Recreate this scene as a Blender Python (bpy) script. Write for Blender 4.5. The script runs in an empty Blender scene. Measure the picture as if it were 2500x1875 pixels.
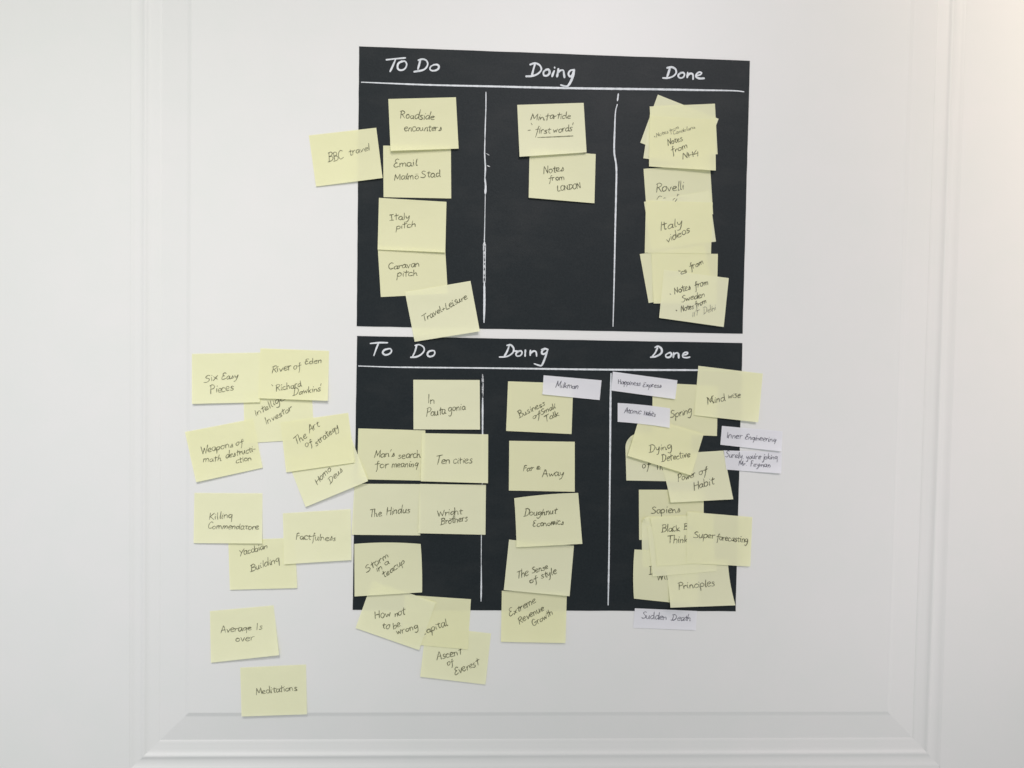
import bpy, math, random
import numpy as np
from mathutils import Vector, Matrix

# ---------------------------------------------------------------- camera
F = 1950.0                       # focal length in pixels of a 2500 px wide picture
CX, CY = 1250.0, 937.5
def nrm(v):
    v = np.array(v, float); return v / np.linalg.norm(v)
D_ = nrm((-1038, 59900, 1950))               # the door's "down" seen from the camera (x right, y down, z forward)
R_ = np.array((45300, 721, 1950.0)); R_ = nrm(R_ - D_ * R_.dot(D_))
N_ = np.cross(R_, D_)                        # into the door
DIST = 0.604                                 # metres from lens to door, along the optical axis
AX = np.array([R_, N_, -D_])                 # camera(cv) vector -> world
CAM = -AX @ np.array((0, 0, DIST))           # the optical axis meets the door's panel at the origin

scene = bpy.context.scene
col = scene.collection
cam_d = bpy.data.cameras.new("camera")
cam_d.sensor_width = 36.0
cam_d.lens = F / 2500 * 36
cam_d.clip_start = 0.01; cam_d.clip_end = 50
cam = bpy.data.objects.new("camera", cam_d)
col.objects.link(cam)
M3 = AX @ np.diag((1, -1, -1))
cam.matrix_world = Matrix.Translation(Vector(CAM)) @ Matrix([list(r) for r in M3]).to_4x4()
scene.camera = cam

# ---------------------------------------------------------------- light
world = bpy.data.worlds.new("World"); scene.world = world
world.use_nodes = True
bg = world.node_tree.nodes["Background"]
bg.inputs[0].default_value = (0.965, 1.0, 0.995, 1); bg.inputs[1].default_value = 0.457

LAMPS = [  # name, position, aim, half angle in degrees, watts of red, green, blue
    ("high_fill_spot", (-0.3, -1.3, 1.5), (-0.411, 0, -0.036), 14.45, (1.9140, 1.8572, 1.6949)),  # unseen spot added to fit the brightness of the door's left side
    ("left_spot", (-0.8, -1.4, 1.1), (-0.325, 0, -0.146), 9.25, (0.3300, 0.3100, 0.4500)),
    ("warm_spot", (0.7, -1.4, 1.4), (0.708, 0, 0.440), 14.49, (5.2236, 4.2910, 3.4311)),
    ("upper_spot", (0.4, -1.5, 1.1), (0.038, 0, 0.181), 10.75, (1.4321, 1.2944, 1.3025)),
    ("edge_fill_spot", (0.9, -1.3, 0.8), (0.346, 0, -0.144), 8.27, (1.3892, 1.2318, 1.2426)),  # unseen extra spot, added to brighten the far right edge
]
for nm, pos, aim, ha, rgb in LAMPS:  # all added spots, their pools shaped to the door's bright and dim areas
    ld = bpy.data.lights.new(nm, 'SPOT'); ld.spot_size = math.radians(2 * ha); ld.spot_blend = 1.0
    ld.shadow_soft_size = .22; ld.energy = max(rgb) * 50.2; ld.color = [c / max(rgb) for c in rgb]
    lo = bpy.data.objects.new(nm, ld); col.objects.link(lo)
    lo.location = pos
    lo.rotation_euler = (Vector(aim) - Vector(pos)).to_track_quat('-Z', 'Y').to_euler()
scene.view_settings.view_transform = 'Standard'
scene.view_settings.look = 'None'
scene.view_settings.exposure = 0.11
scene.view_settings.gamma = 1.0
scene.render.engine = 'CYCLES'
scene.cycles.use_denoising = True
scene.cycles.max_bounces = 10
scene.cycles.diffuse_bounces = 6
scene.cycles.transmission_bounces = 6

# ---------------------------------------------------------------- helpers
def ray(px, py, h=0.0):
    """point of the door where the photo shows it, h metres proud of the panel (arrays allowed)"""
    px = np.asarray(px, float); py = np.asarray(py, float); h = np.asarray(h, float)
    d = np.stack([(px - CX) / F, (py - CY) / F, np.ones_like(px)], -1) @ AX.T
    t = (-h - CAM[1]) / d[..., 1]
    return CAM + d * t[..., None]

CROP = dict(A=(740, 100, .22604), B=(740, 450, .24108), C=(1200, 100, .22604), D=(1500, 100, .24111),
            E=(1500, 480, .24111), F=(850, 800, .24111), G=(850, 1150, .24111), H=(1150, 800, .24111),
            J=(1150, 1180, .24111), I=(950, 1400, .18083), K=(1470, 820, .21697), L=(1470, 1160, .24116),
            M=(440, 820, .22901), N=(440, 1160, .21700), O=(440, 1440, .21700), P=(0, 0, 1.0))
def pt(c, x, y):
    a, b, s = CROP[c]; return a + x * s, b + y * s

def tag(o, label=None, cat=None, group=None, kind=None):
    if label: o['label'] = label
    if cat: o['category'] = cat
    if group: o['group'] = group
    if kind: o['kind'] = kind
    return o

def mesh_obj(name, verts, faces, mat, parent=None, loc=(0, 0, 0), smooth=True):
    me = bpy.data.meshes.new(name)
    me.from_pydata([tuple(map(float, v)) for v in verts], [], faces)
    me.materials.append(mat)
    me.polygons.foreach_set('use_smooth', [smooth] * len(me.polygons))
    me.update()
    o = bpy.data.objects.new(name, me); col.objects.link(o)
    o.location = tuple(map(float, loc))
    if parent is not None: o.parent = parent
    return o

# ---------------------------------------------------------------- materials
def new_mat(name):
    m = bpy.data.materials.new(name); m.use_nodes = True
    nt = m.node_tree; nt.nodes.clear()
    out = nt.nodes.new('ShaderNodeOutputMaterial')
    return m, nt, out
def noise(nt, scale, detail=3, rough=.5, coord='Object', vec_scale=None):
    tc = nt.nodes.new('ShaderNodeTexCoord'); n = nt.nodes.new('ShaderNodeTexNoise')
    n.inputs['Scale'].default_value = scale; n.inputs['Detail'].default_value = detail
    n.inputs['Roughness'].default_value = rough
    if vec_scale:
        mp = nt.nodes.new('ShaderNodeMapping'); mp.inputs['Scale'].default_value = vec_scale
        nt.links.new(tc.outputs[coord], mp.inputs[0]); nt.links.new(mp.outputs[0], n.inputs['Vector'])
    else:
        nt.links.new(tc.outputs[coord], n.inputs['Vector'])
    return n
def ramp(nt, src, c0, c1, p0=.3, p1=.7):
    r = nt.nodes.new('ShaderNodeValToRGB')
    r.color_ramp.elements[0].position = p0; r.color_ramp.elements[1].position = p1
    r.color_ramp.elements[0].color = (*c0, 1); r.color_ramp.elements[1].color = (*c1, 1)
    nt.links.new(src, r.inputs[0]); return r
def bump(nt, src, strength, dist):
    b = nt.nodes.new('ShaderNodeBump'); b.inputs['Strength'].default_value = strength
    b.inputs['Distance'].default_value = dist
    nt.links.new(src, b.inputs['Height']); return b

def paint():
    m, nt, out = new_mat('white_door_paint')
    p = nt.nodes.new('ShaderNodeBsdfPrincipled')
    n = noise(nt, 26, 4, .6)
    r = ramp(nt, n.outputs[0], (.775, .785, .772), (.795, .792, .786))
    nt.links.new(r.outputs[0], p.inputs['Base Color'])
    p.inputs['Roughness'].default_value = .42
    p.inputs['Specular IOR Level'].default_value = .35
    n2 = noise(nt, 420, 3, .6); b = bump(nt, n2.outputs[0], .12, .0003)
    n3 = noise(nt, 14, 2, .5); b2 = bump(nt, n3.outputs[0], .25, .0006)
    nt.links.new(b.outputs[0], b2.inputs['Normal'])
    nt.links.new(b2.outputs[0], p.inputs['Normal'])
    nt.links.new(p.outputs[0], out.inputs[0]); return m

def paper(name, c0, c1, trans, rough=.8):
    """thin paper: what lies behind it shows through a little"""
    m, nt, out = new_mat(name)
    n = noise(nt, 38, 3, .6)
    r = ramp(nt, n.outputs[0], c0, c1)
    p = nt.nodes.new('ShaderNodeBsdfPrincipled')
    p.inputs['Roughness'].default_value = rough; p.inputs['Specular IOR Level'].default_value = .2
    tr = nt.nodes.new('ShaderNodeBsdfTranslucent')
    mx = nt.nodes.new('ShaderNodeMixShader'); mx.inputs[0].default_value = trans
    nt.links.new(r.outputs[0], p.inputs['Base Color']); nt.links.new(r.outputs[0], tr.inputs['Color'])
    n2 = noise(nt, 1500, 3, .7); b = bump(nt, n2.outputs[0], .18, .0002)
    n3 = noise(nt, 45, 2, .5); b2 = bump(nt, n3.outputs[0], .55, .0012)
    nt.links.new(b.outputs[0], b2.inputs['Normal'])
    nt.links.new(b2.outputs[0], p.inputs['Normal'])
    nt.links.new(p.outputs[0], mx.inputs[1]); nt.links.new(tr.outputs[0], mx.inputs[2])
    nt.links.new(mx.outputs[0], out.inputs[0]); return m

def card():
    m, nt, out = new_mat('black_card')
    p = nt.nodes.new('ShaderNodeBsdfPrincipled')
    n = noise(nt, 700, 3, .7); r = ramp(nt, n.outputs[0], (.0095, .0145, .0175), (.015, .0205, .024), .3, .7)
    hz = noise(nt, 17, 5, .65, vec_scale=(1, 1, 2.2)); hr = ramp(nt, hz.outputs[0], (0, 0, 0), (1, 1, 1), .48, .85)
    mixc = nt.nodes.new('ShaderNodeMix'); mixc.data_type = 'RGBA'
    nt.links.new(hr.outputs[0], mixc.inputs[0]); nt.links.new(r.outputs[0], mixc.inputs[6]); mixc.inputs[7].default_value = (.026, .030, .032, 1)
    nt.links.new(mixc.outputs[2], p.inputs['Base Color'])
    p.inputs['Roughness'].default_value = .5; p.inputs['Specular IOR Level'].default_value = .2
    n2 = noise(nt, 900, 3, .7); b = bump(nt, n2.outputs[0], .35, .0002)
    nt.links.new(b.outputs[0], p.inputs['Normal'])
    nt.links.new(p.outputs[0], out.inputs[0]); return m

def chalk():
    m, nt, out = new_mat('white_chalk_marker')
    p = nt.nodes.new('ShaderNodeBsdfPrincipled'); p.inputs['Roughness'].default_value = .9
    n = noise(nt, 260, 4, .7); r = ramp(nt, n.outputs[0], (.56, .60, .63), (.76, .79, .83), .33, .55)
    nt.links.new(r.outputs[0], p.inputs['Base Color'])
    nt.links.new(p.outputs[0], out.inputs[0]); return m

def scratchy():
    m, nt, out = new_mat('rubbed_chalk_marker')
    p = nt.nodes.new('ShaderNodeBsdfPrincipled'); p.inputs['Roughness'].default_value = .9
    p.inputs['Base Color'].default_value = (.68, .70, .72, 1)
    t = nt.nodes.new('ShaderNodeBsdfTransparent'); mx = nt.nodes.new('ShaderNodeMixShader')
    n = noise(nt, 900, 3, .8, vec_scale=(1, 1, .45)); r = ramp(nt, n.outputs[0], (0, 0, 0), (1, 1, 1), .44, .52)
    nt.links.new(r.outputs[0], mx.inputs[0]); nt.links.new(t.outputs[0], mx.inputs[1]); nt.links.new(p.outputs[0], mx.inputs[2])
    nt.links.new(mx.outputs[0], out.inputs[0]); return m

def ink(name, c, dens=1.0):
    m, nt, out = new_mat(name)
    p = nt.nodes.new('ShaderNodeBsdfPrincipled'); p.inputs['Roughness'].default_value = .6
    p.inputs['Base Color'].default_value = (*c, 1)
    t = nt.nodes.new('ShaderNodeBsdfTransparent'); mx = nt.nodes.new('ShaderNodeMixShader')
    n = noise(nt, 500, 3, .8)
    r = ramp(nt, n.outputs[0], (dens * .5,) * 3, (dens,) * 3, .36, .58)
    nt.links.new(r.outputs[0], mx.inputs[0]); nt.links.new(t.outputs[0], mx.inputs[1]); nt.links.new(p.outputs[0], mx.inputs[2])
    nt.links.new(mx.outputs[0], out.inputs[0]); return m

M_DOOR = paint()
M_YEL = [paper('yellow_note_paper', (.925, .93, .625), (.94, .94, .645), .22),
         paper('yellow_note_paper_pale', (.93, .935, .655), (.945, .945, .67), .22),
         paper('yellow_note_paper_deep', (.92, .92, .595), (.935, .93, .615), .22)]
M_WHT = paper('white_slip_paper', (.88, .885, .93), (.90, .90, .945), .2)
M_CARD = card(); M_CHALK = chalk(); M_SCR = scratchy()
M_INK = ink('dark_pen_ink', (.105, .107, .052), .84)
M_INKL = ink('light_pen_ink', (.125, .125, .07), .74)
M_FAINT = ink('faint_pen_ink', (.16, .16, .10), .5)
M_BLUE = ink('blue_grey_pen_ink', (.11, .11, .15), .75)

# ---------------------------------------------------------------- the door
def X(px, py=900): return float(ray(px, py)[0])
def Z(px, py): return float(ray(px, py)[2])
xl, xr = X(464, 1000), X(2191, 1000)
zb = Z(459, 1740); zt = Z(1250, 0) + 0.16
door = bpy.data.objects.new('panelled_door', None); col.objects.link(door)
door.location = (float((xl + xr) / 2), 0, zb - .25)
tag(door, 'white painted door with a raised panel that the black boards and notes are stuck on', 'door')
DL = np.array(door.location)
# profile outwards from the raised field: (distance, depth into the door)
PANEL_P = [(0, 0), (.0004, .0001), (.0028, .0010), (.0036, .0012), (.0215, .0034), (.0225, .0035)]
MOULD_P = [(.0225, .0035), (.0229, .0033), (.0238, .0031), (.0250, .0030), (.0270, .0030), (.0290, .0028), (.0312, .0027), (.0326, .0022),
           (.0335, .0016), (.0344, .00135), (.0353, .0016), (.0362, .0021), (.0378, .0026), (.0405, .0027), (.0425, .0023), (.0437, .0018), (.0445, .0017)]
STILE_Y = .0017
OUT = .0445
def ring(d): return [(xl - d, zb - d), (xr + d, zb - d), (xr + d, zt + d), (xl - d, zt + d)]
vs, fs = [], []
for d, y in PANEL_P:
    for x, z in ring(d): vs.append((x, y, z))
fs.append((0, 1, 2, 3))
for k in range(len(PANEL_P) - 1):
    for i in range(4):
        j = (i + 1) % 4
        fs.append((k*4 + i, k*4 + 4 + i, k*4 + 4 + j, k*4 + j))
mesh_obj('raised_panel', [np.array(v) - DL for v in vs], fs, M_DOOR, door, smooth=False)
for i in range(4):
    j = (i + 1) % 4
    vs, fs = [], []
    for d, y in MOULD_P:
        r = ring(d); vs += [(r[i][0], y, r[i][1]), (r[j][0], y, r[j][1])]
    for k in range(len(MOULD_P) - 1):
        fs.append((2*k, 2*k + 2, 2*k + 3, 2*k + 1))
    mesh_obj('moulding', [np.array(v) - DL for v in vs], fs, M_DOOR, door)
def slab(name, x0, x1, z0, z1, y0, y1):
    b = .00008
    vs = [(x0, y1, z0), (x1, y1, z0), (x1, y1, z1), (x0, y1, z1),
          (x0, y0 + b, z0), (x1, y0 + b, z0), (x1, y0 + b, z1), (x0, y0 + b, z1),
          (x0 + b, y0, z0 + b), (x1 - b, y0, z0 + b), (x1 - b, y0, z1 - b), (x0 + b, y0, z1 - b)]
    fs = [(3, 2, 1, 0), (8, 9, 10, 11)]
    for i in range(4):
        j = (i + 1) % 4
        fs += [(i, j, 4 + j, 4 + i), (4 + i, 4 + j, 8 + j, 8 + i)]
    return mesh_obj(name, [np.array(v) - DL for v in vs], fs, M_DOOR, door, smooth=False)
XO0, XO1, ZO0, ZO1 = xl - OUT, xr + OUT, zb - OUT, zt + OUT
slab('stile', XO0 - .16, XO0, ZO0 - .25, ZO1 + .13, STILE_Y, .035)
slab('stile', XO1, XO1 + .16, ZO0 - .25, ZO1 + .13, STILE_Y, .035)
slab('rail', XO0 + .0002, XO1 - .0002, ZO0 - .25, ZO0, STILE_Y, .035)
slab('rail', XO0 + .0002, XO1 - .0002, ZO1, ZO1 + .13, STILE_Y, .035)
slab('door_core', XO0 + .0002, XO1 - .0002, ZO0, ZO1, .012, .034)

# ---------------------------------------------------------------- heights of what is stuck on the door
GX0, GZ0, GS = -.32, -.36, .001
NX, NZ = 640, 700
HGT = np.zeros((NX, NZ))
def gidx(P):
    i = np.clip(((P[..., 0] - GX0) / GS).astype(int), 2, NX - 3)
    k = np.clip(((P[..., 2] - GZ0) / GS).astype(int), 2, NZ - 3)
    return i, k
def max_filter(A, r):
    B = A.copy()
    for dx in range(-r, r + 1):
        for dz in range(-r, r + 1):
            B = np.maximum(B, np.roll(np.roll(A, dx, 0), dz, 1))
    return B

# ---------------------------------------------------------------- pen strokes
def catmull(P, step):
    P = np.array(P, float)
    if len(P) == 2:
        n = max(1, int(np.linalg.norm(P[1] - P[0]) / step))
        t = np.linspace(0, 1, n + 1)[:, None]; return P[0] * (1 - t) + P[1] * t
    closed = np.linalg.norm(P[0] - P[-1]) < 1e-6
    a = P[-2] if closed else 2 * P[0] - P[1]; b = P[1] if closed else 2 * P[-1] - P[-2]
    Q = np.vstack([a, P, b]); out = []
    for i in range(1, len(Q) - 2):
        p0, p1, p2, p3 = Q[i-1], Q[i], Q[i+1], Q[i+2]
        n = max(2, int(np.linalg.norm(p2 - p1) / step))
        for t in np.arange(n) / n:
            out.append(.5 * (2*p1 + (p2-p0)*t + (2*p0-5*p1+4*p2-p3)*t*t + (3*p1-p0-3*p2+p3)*t**3))
    out.append(Q[-2]); return np.array(out)

class Strokes:
    """flat ink lines, collected in picture space and laid on a surface"""
    def __init__(s): s.v = []; s.lift = []; s.f = []; s.k = 0
    def add(s, P, w, rng, taper=.75, dl=.000012, rough=0.0):
        """P: points along the stroke (picture px); w: width in px"""
        if len(P) < 2: return
        T = np.gradient(P, axis=0); L = np.linalg.norm(T, axis=1); L[L == 0] = 1; T = T / L[:, None]
        Nn = np.stack([-T[:, 1], T[:, 0]], 1)
        n = len(P); t = np.linspace(0, 1, n)
        ph = rng.uniform(0, 6.28)
        W = .5 * w * (1 + .16 * np.sin(t * 5 + ph)) * (1 + rough * np.array([rng.uniform(-1, 1) for _ in range(n)]))
        e = np.minimum(1, taper + (1 - taper) * np.minimum(t, 1 - t) * 8); W = W * e
        b0 = len(s.v); base = (s.k % 9) * dl; s.k += 1
        # round caps
        def arc(c, d, nn, r, sgn):
            return [c + r * (sgn * d * math.sin(a) + nn * math.cos(a)) for a in (math.pi * .2, math.pi * .5, math.pi * .8)]
        Lf = [P[i] + Nn[i] * W[i] for i in range(n)]; Rt = [P[i] - Nn[i] * W[i] for i in range(n)]
        for i in range(n):
            s.v += [Lf[i], Rt[i]]; s.lift += [base + dl * t[i]] * 2
        for i in range(n - 1):
            s.f.append((b0 + 2*i, b0 + 2*i + 1, b0 + 2*i + 3, b0 + 2*i + 2))
        for end in (0, n - 1):
            sg = -1 if end == 0 else 1
            c = arc(P[end], T[end], Nn[end], W[end], sg)
            k0 = len(s.v); s.v += c; s.lift += [base + dl * t[end]] * 3
            a, b = b0 + 2*end, b0 + 2*end + 1
            s.f.append((a, k0, k0 + 1, k0 + 2, b))
    def build(s, name, mat, surf, parent, up=.00010):
        if not s.v: return None
        P = np.array(s.v)
        h = surf(P[:, 0], P[:, 1]) + up + np.array(s.lift)
        W = ray(P[:, 0], P[:, 1], h) - np.array(parent.location)
        fs = []
        for f in s.f:      # face the camera
            q = P[list(f)]
            ar = np.sum(q[:, 0] * np.roll(q[:, 1], -1) - q[:, 1] * np.roll(q[:, 0], -1))
            fs.append(f if ar < 0 else f[::-1])
        return mesh_obj(name, W, fs, mat, parent, smooth=False)

GL = {
'a': (9.5, "8,8 5,10 1.5,8 1,3 3,0 6,2 8,7; 8,10 7.6,4 8.2,0.5 10,1"),
'b': (9, "1,19 1,8 1,0; 1,6 4,9.5 7.5,8 8,3 5,0 1,1"),
'c': (8.5, "7.5,8.5 5,10 1.5,8 1,3 3.5,0 8,1.5"),
'd': (10, "8,8 5,10 1.5,7.5 1,3 3,0 6,1.5 8,7; 8.8,20 8.2,8 8.6,0"),
'e': (9, "1,5 6,6 8,8.5 5,10 1.5,7.5 1,3 4,0 8.5,1.5"),
'f': (8, "7.5,17 5.6,17.5 4.8,13 4.8,4 4.2,-5 3,-9; 0.5,9 5,10 9,11"),
'g': (9.5, "8,8.5 5,10 1.5,8 1,4 3,1.5 6,3 8,9; 8.5,9.5 8,0 6,-8 3,-10 0,-8"),
'h': (9, "1,19 1,8 0.8,0; 1,6 4,9.5 7,8 7.4,0"),
'i': (4.2, "2,9.5 1.8,4 2.3,0.3; 2.6,14 2.9,15"),
'j': (5, "3,9.5 3,-5 1,-9 -1,-8; 3.3,14 3.6,15"),
'k': (9, "1,18 1,0; 7,9.5 1.5,4.5; 1.5,4.5 8,0"),
'l': (4.2, "2.2,19.5 1.9,8 2.3,0"),
'm': (13, "1,9.5 1,0; 1,6 3.5,9.5 5.5,8 5.7,0.5; 5.7,6 8,9.5 10.7,8 11,0.3"),
'n': (9, "1,9.5 1,0; 1,6 4,9.7 6.8,8 7.2,0.3"),
'o': (9.2, "5,10 1.5,8 1,3 4,0 7.5,2.5 8,7 5,10"),
'p': (9.2, "1,9 1,0 0.4,-9; 1,6.5 4,10 7.5,8 7.5,3 4,0.5 1,2"),
'r': (7, "1,9.5 1.2,0; 1.2,5.5 3.5,9 6.5,9.3"),
's': (8, "7,8.8 4.5,10 2,8 3,5.8 6,4 6,1 3,0 0.5,1.2"),
't': (7, "3.5,16 3,6 3.6,0.8 6,0.6; 0,11 7.5,11.8"),
'u': (9.3, "1,9.5 1,3 3.5,0 6.5,2.5 7.2,9.5; 7.2,9.5 7.2,2 8.7,0.3"),
'v': (8.5, "1,9.5 4,0.3; 4,0.3 7.8,9.8"),
'w': (12, "1,9.5 3,0.3; 3,0.3 5.8,7; 5.8,7 8,0.3; 8,0.3 10.8,9.8"),
'x': (8.5, "1,9.5 7.5,0.3; 7.5,9.8 1,0"),
'y': (9, "1,9.5 2,4 5,3.5 7.5,9.5; 7.8,9.8 6.5,0 4,-8 0.5,-9"),
'ö': (9.2, "5,10 1.5,8 1,3 4,0 7.5,2.5 8,7 5,10; 2.5,14.5 2.8,15.4; 6,14.5 6.3,15.4"),
'A': (10.5, "0,0 4.5,18; 4.5,18 6,18 9.2,0; 2,7.5 8.5,8"),
'B': (11, "2,19 1.5,0; 0,18 6,19.5 9,16 7,11.5 2,10.5; 2,10.5 8,9.5 10,4.5 7,0.5 -1,-0.5"),
'C': (11, "10,17 6,19.5 2,15 1,7 4,0.5 10,2.5"),
'D': (12.5, "3,18.5 2,0.5; 0,18 6,19 11,14 10,6 6,1 -1,0"),
'E': (10, "9,17.5 6,19.5 2.5,16.5 3.5,12 6.5,10.5 2.5,9.5 0.5,4 3,0.3 9,2.5"),
'F': (9, "3,17 2.5,8 2,-1; 2.6,14 5,18 8.5,17.5; 2,9.5 8,10.5"),
'G': (11.5, "10,16 6,19 1.5,14 1.5,4 5,0 9.5,3 10,9; 6,8 11,9"),
'H': (10.5, "1,18 1,0; 9,18 9,0; 1,9 9,10"),
'I': (4.5, "2.5,18.5 2.2,0"),
'Í': (8.5, "4,18 4,1; 0.5,18 8,19; 0,0.5 8,1"),
'K': (10.5, "1,18 1,0; 9,17 1.5,8.5; 1.5,8.5 10,0"),
'L': (9.5, "2,18 1.3,5 2.5,0.6 9,0.5"),
'M': (13.5, "0.5,-1 2,18; 2,18 5.8,5 6.8,5.5 11,18.5; 11,18.5 12,0"),
'N': (11, "1,-1 2,18; 2,18 9,1; 9,1 9.5,18.5"),
'O': (12, "6,18 1.5,14 1,5 5,0 10,4 11,13 6,18"),
'P': (10.5, "2.5,18 1.5,-1; 0,17 6,19.5 10,15.5 8,10.5 2.5,9.5"),
'R': (11, "2.5,18 1.5,-1; 0.5,17 6,19.5 10,15.5 7,11 2.5,10; 4,10 10,0"),
'S': (10.5, "9.5,17.5 6,19.5 2.5,16 4,12 8,8.5 8.5,3.5 5,0 0,1.5"),
'T': (11.5, "0,18 12,19.5; 6,19 5,0"),
'W': (14.5, "0,18 3.5,0; 3.5,0 6.8,13; 6.8,13 10,0; 10,0 14,18"),
'X': (11, "1,18 9,0; 9,18 1,0"),
'Y': (10.5, "0,18 5,9; 11,19 5,9 3,-1"),
'4': (9, "6,19 0,8 9,8.5; 8,14 7.5,-1"),
'&': (9.5, "8,0 2,8 3,14 6,14 7,11 1,5 2,0.5 6,1 9,7"),
'+': (9, "4,2 4,9; 0.5,5.5 8,5.5"),
'-': (7, "0,6 6,6.5"),
'.': (3.5, "1,0.2 1.6,1.2"),
"'": (3.5, "2.2,20 1.4,16"),
}
ALT = {
'a': [(9, "7.5,8.5 4,9.8 1,6.5 1.5,2 4,0.5 7,4 7.5,9; 7.5,9 7,3 8.8,0"), (10, "8,7 6,10 2.5,9 1,4.5 2.5,0.8 5.5,1 7.8,6 8.3,9.5; 8,6 8.2,1 10,0.8")],
'e': [(8.5, "1,4.5 5,5.2 7.5,8 5,10 2,8.5 0.8,4 2.5,0.5 8,0.8")],
'n': [(9.5, "0.8,9 1.2,0.3; 1.2,5 3.5,8.7 5.8,8.5 7,5 7.3,0 9,0.8"), (9, "0.5,8 1.5,9.5 1.5,0; 1.5,6 5,9.8 7,6.5 6.8,0")],
's': [(7.5, "6.8,9 3.5,9.8 2,7.5 5,5 6,2 3.5,-0.3 0.5,0.8"), (8.5, "0.5,0.5 3,3 5,9.8; 5,9.8 6.5,4 5.5,0.5 2,0.6")],
't': [(7, "3.5,17 3.2,5 3.3,0; 0,10.8 8,12.4"), (7.5, "4,14.5 3,5 4.3,0.8 6.5,0.9; 0.3,11.5 7.5,11.6")],
'i': [(4.2, "2,9.2 2.1,0; 3,13 2.5,14.5"), (4.5, "1.8,9.5 1.5,2 3.5,0.6; 2.2,13.5 3.3,14.2")],
'o': [(9, "6,9.5 2.5,9.5 1,5 3,0.5 6.5,1.5 7.8,6 5.5,9.8 3.5,8.5"), (9.5, "4.5,9.8 1,6.5 1.8,1 5.5,0.2 8.2,4.5 7.2,9 4.2,10; 7.2,9 9,9.2")],
'r': [(7, "1,9 1.5,0; 1.5,5 3,8.5 5.2,9.7 7,8.3"), (7.5, "0.5,8.5 2,9.5 1.6,0.2; 1.8,5.5 4.5,9.5 7,8.8")],
'h': [(9.5, "1.5,18.5 1,6 1.2,0; 1.2,5 3.5,8.5 6,8 6.8,0.3 8.5,0.8")],
'd': [(10, "7.8,8.3 4.5,9.8 1.2,6.8 1.5,1.5 4.5,0.5 7.5,4.5; 8.2,18.5 7.8,6 8.6,0 9.6,0.5")],
'l': [(4.5, "2.5,18.5 1.7,6 2.6,0.4 4,1")],
'u': [(9.5, "0.8,9 1.2,2.5 3.5,0.3 6,3 7,9; 7,9 7,1.5 9,0.6")],
'g': [(9.5, "8,9 4,9.8 1,6.5 2,2.5 5,2 8,7.5; 8,9 7.5,0 6.8,-9")],
}
def glyph_strokes(ch, rng=None):
    adv, s = GL[ch]
    if rng and ch in ALT and rng.random() < .5: adv, s = rng.choice(ALT[ch])
    return adv, [[tuple(map(float, q.split(','))) for q in st.split()] for st in s.split(';')]

def write(st, text, c, x0, y0, x1, y1, xh, rng, w=2.7, cap=1.0):
    """a word whose baseline runs between two points; xh is the height of its small letters"""
    x0, y0 = pt(c, x0, y0); x1, y1 = pt(c, x1, y1); xh = xh * CROP[c][2]
    base = np.array((x0, y0)); d = np.array((x1 - x0, y1 - y0)); L = np.linalg.norm(d); d = d / L
    up = np.array((d[1], -d[0]))
    tot = sum(GL[ch][0] if ch != ' ' else 6 for ch in text) - 1.5
    sx = L / tot; sy = xh / 10; x = 0; sh = rng.uniform(.0, .2)
    up = nrm(up * 1 + np.array((0, -1)) * .35)       # letters lean back towards the vertical
    for ch in text:
        if ch == ' ': x += 6; continue
        adv, sts = glyph_strokes(ch, rng)
        k = rng.uniform(.84, 1.14); oy = rng.uniform(-.9, .9); ox = rng.uniform(-.5, .5); s2 = sh + rng.uniform(-.1, .1)
        for s_ in sts:
            P = [base + d * ((x + ox + px_ + py_ * s2 * (sy / sx)) * sx) + up * ((py_ * (cap if py_ > 12 else 1) * k + oy) * sy)
                 + np.array((rng.uniform(-.45, .45), rng.uniform(-.45, .45))) for px_, py_ in s_]
            if np.linalg.norm(P[0] - P[-1]) < 2.2 and len(P) > 3: P[-1] = P[0] + np.array((.4, .3))
            st.add(catmull(P, 2.2), w * rng.uniform(.88, 1.1), rng)
        x += adv
def draw(st, c, pts, w, rng, **kw):
    st.add(catmull([pt(c, *p) for p in pts], 2.5), w, rng, **kw)

# ---------------------------------------------------------------- notes
def quad_xy(C, u, v, bow=(0, 0, 0, 0), rnd=None):
    """picture position on the quad TL, TR, BR, BL at u (rightwards), v (downwards)"""
    u = np.asarray(u, float); v = np.asarray(v, float)
    if rnd:
        (cu, cv), r = rnd
        a = 1 - np.abs(u - cu) / r; b = 1 - np.abs(v - cv) / (r * 1.3)
        ins = (a > 0) & (b > 0)
        f = np.where(ins, np.maximum(a, b) / np.maximum(1e-6, np.hypot(a, b)), 1)
        u = np.where(ins, cu + (1 - a * f) * r * (1 if cu == 0 else -1), u)
        v = np.where(ins, cv + (1 - b * f) * r * 1.3 * (1 if cv == 0 else -1), v)
    C = np.array(C, float)
    P = (C[0] * ((1-u)*(1-v))[..., None] + C[1] * (u*(1-v))[..., None] + C[2] * (u*v)[..., None] + C[3] * ((1-u)*v)[..., None])
    ax = nrm(C[1] - C[0]); ay = nrm(C[3] - C[0]); q = 4*u*(1-u); p = 4*v*(1-v)
    P = P - ay * (bow[0]*q*(1-v))[..., None] + ax * (bow[1]*p*u)[..., None] + ay * (bow[2]*q*v)[..., None] - ax * (bow[3]*p*(1-u))[..., None]
    return P

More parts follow.
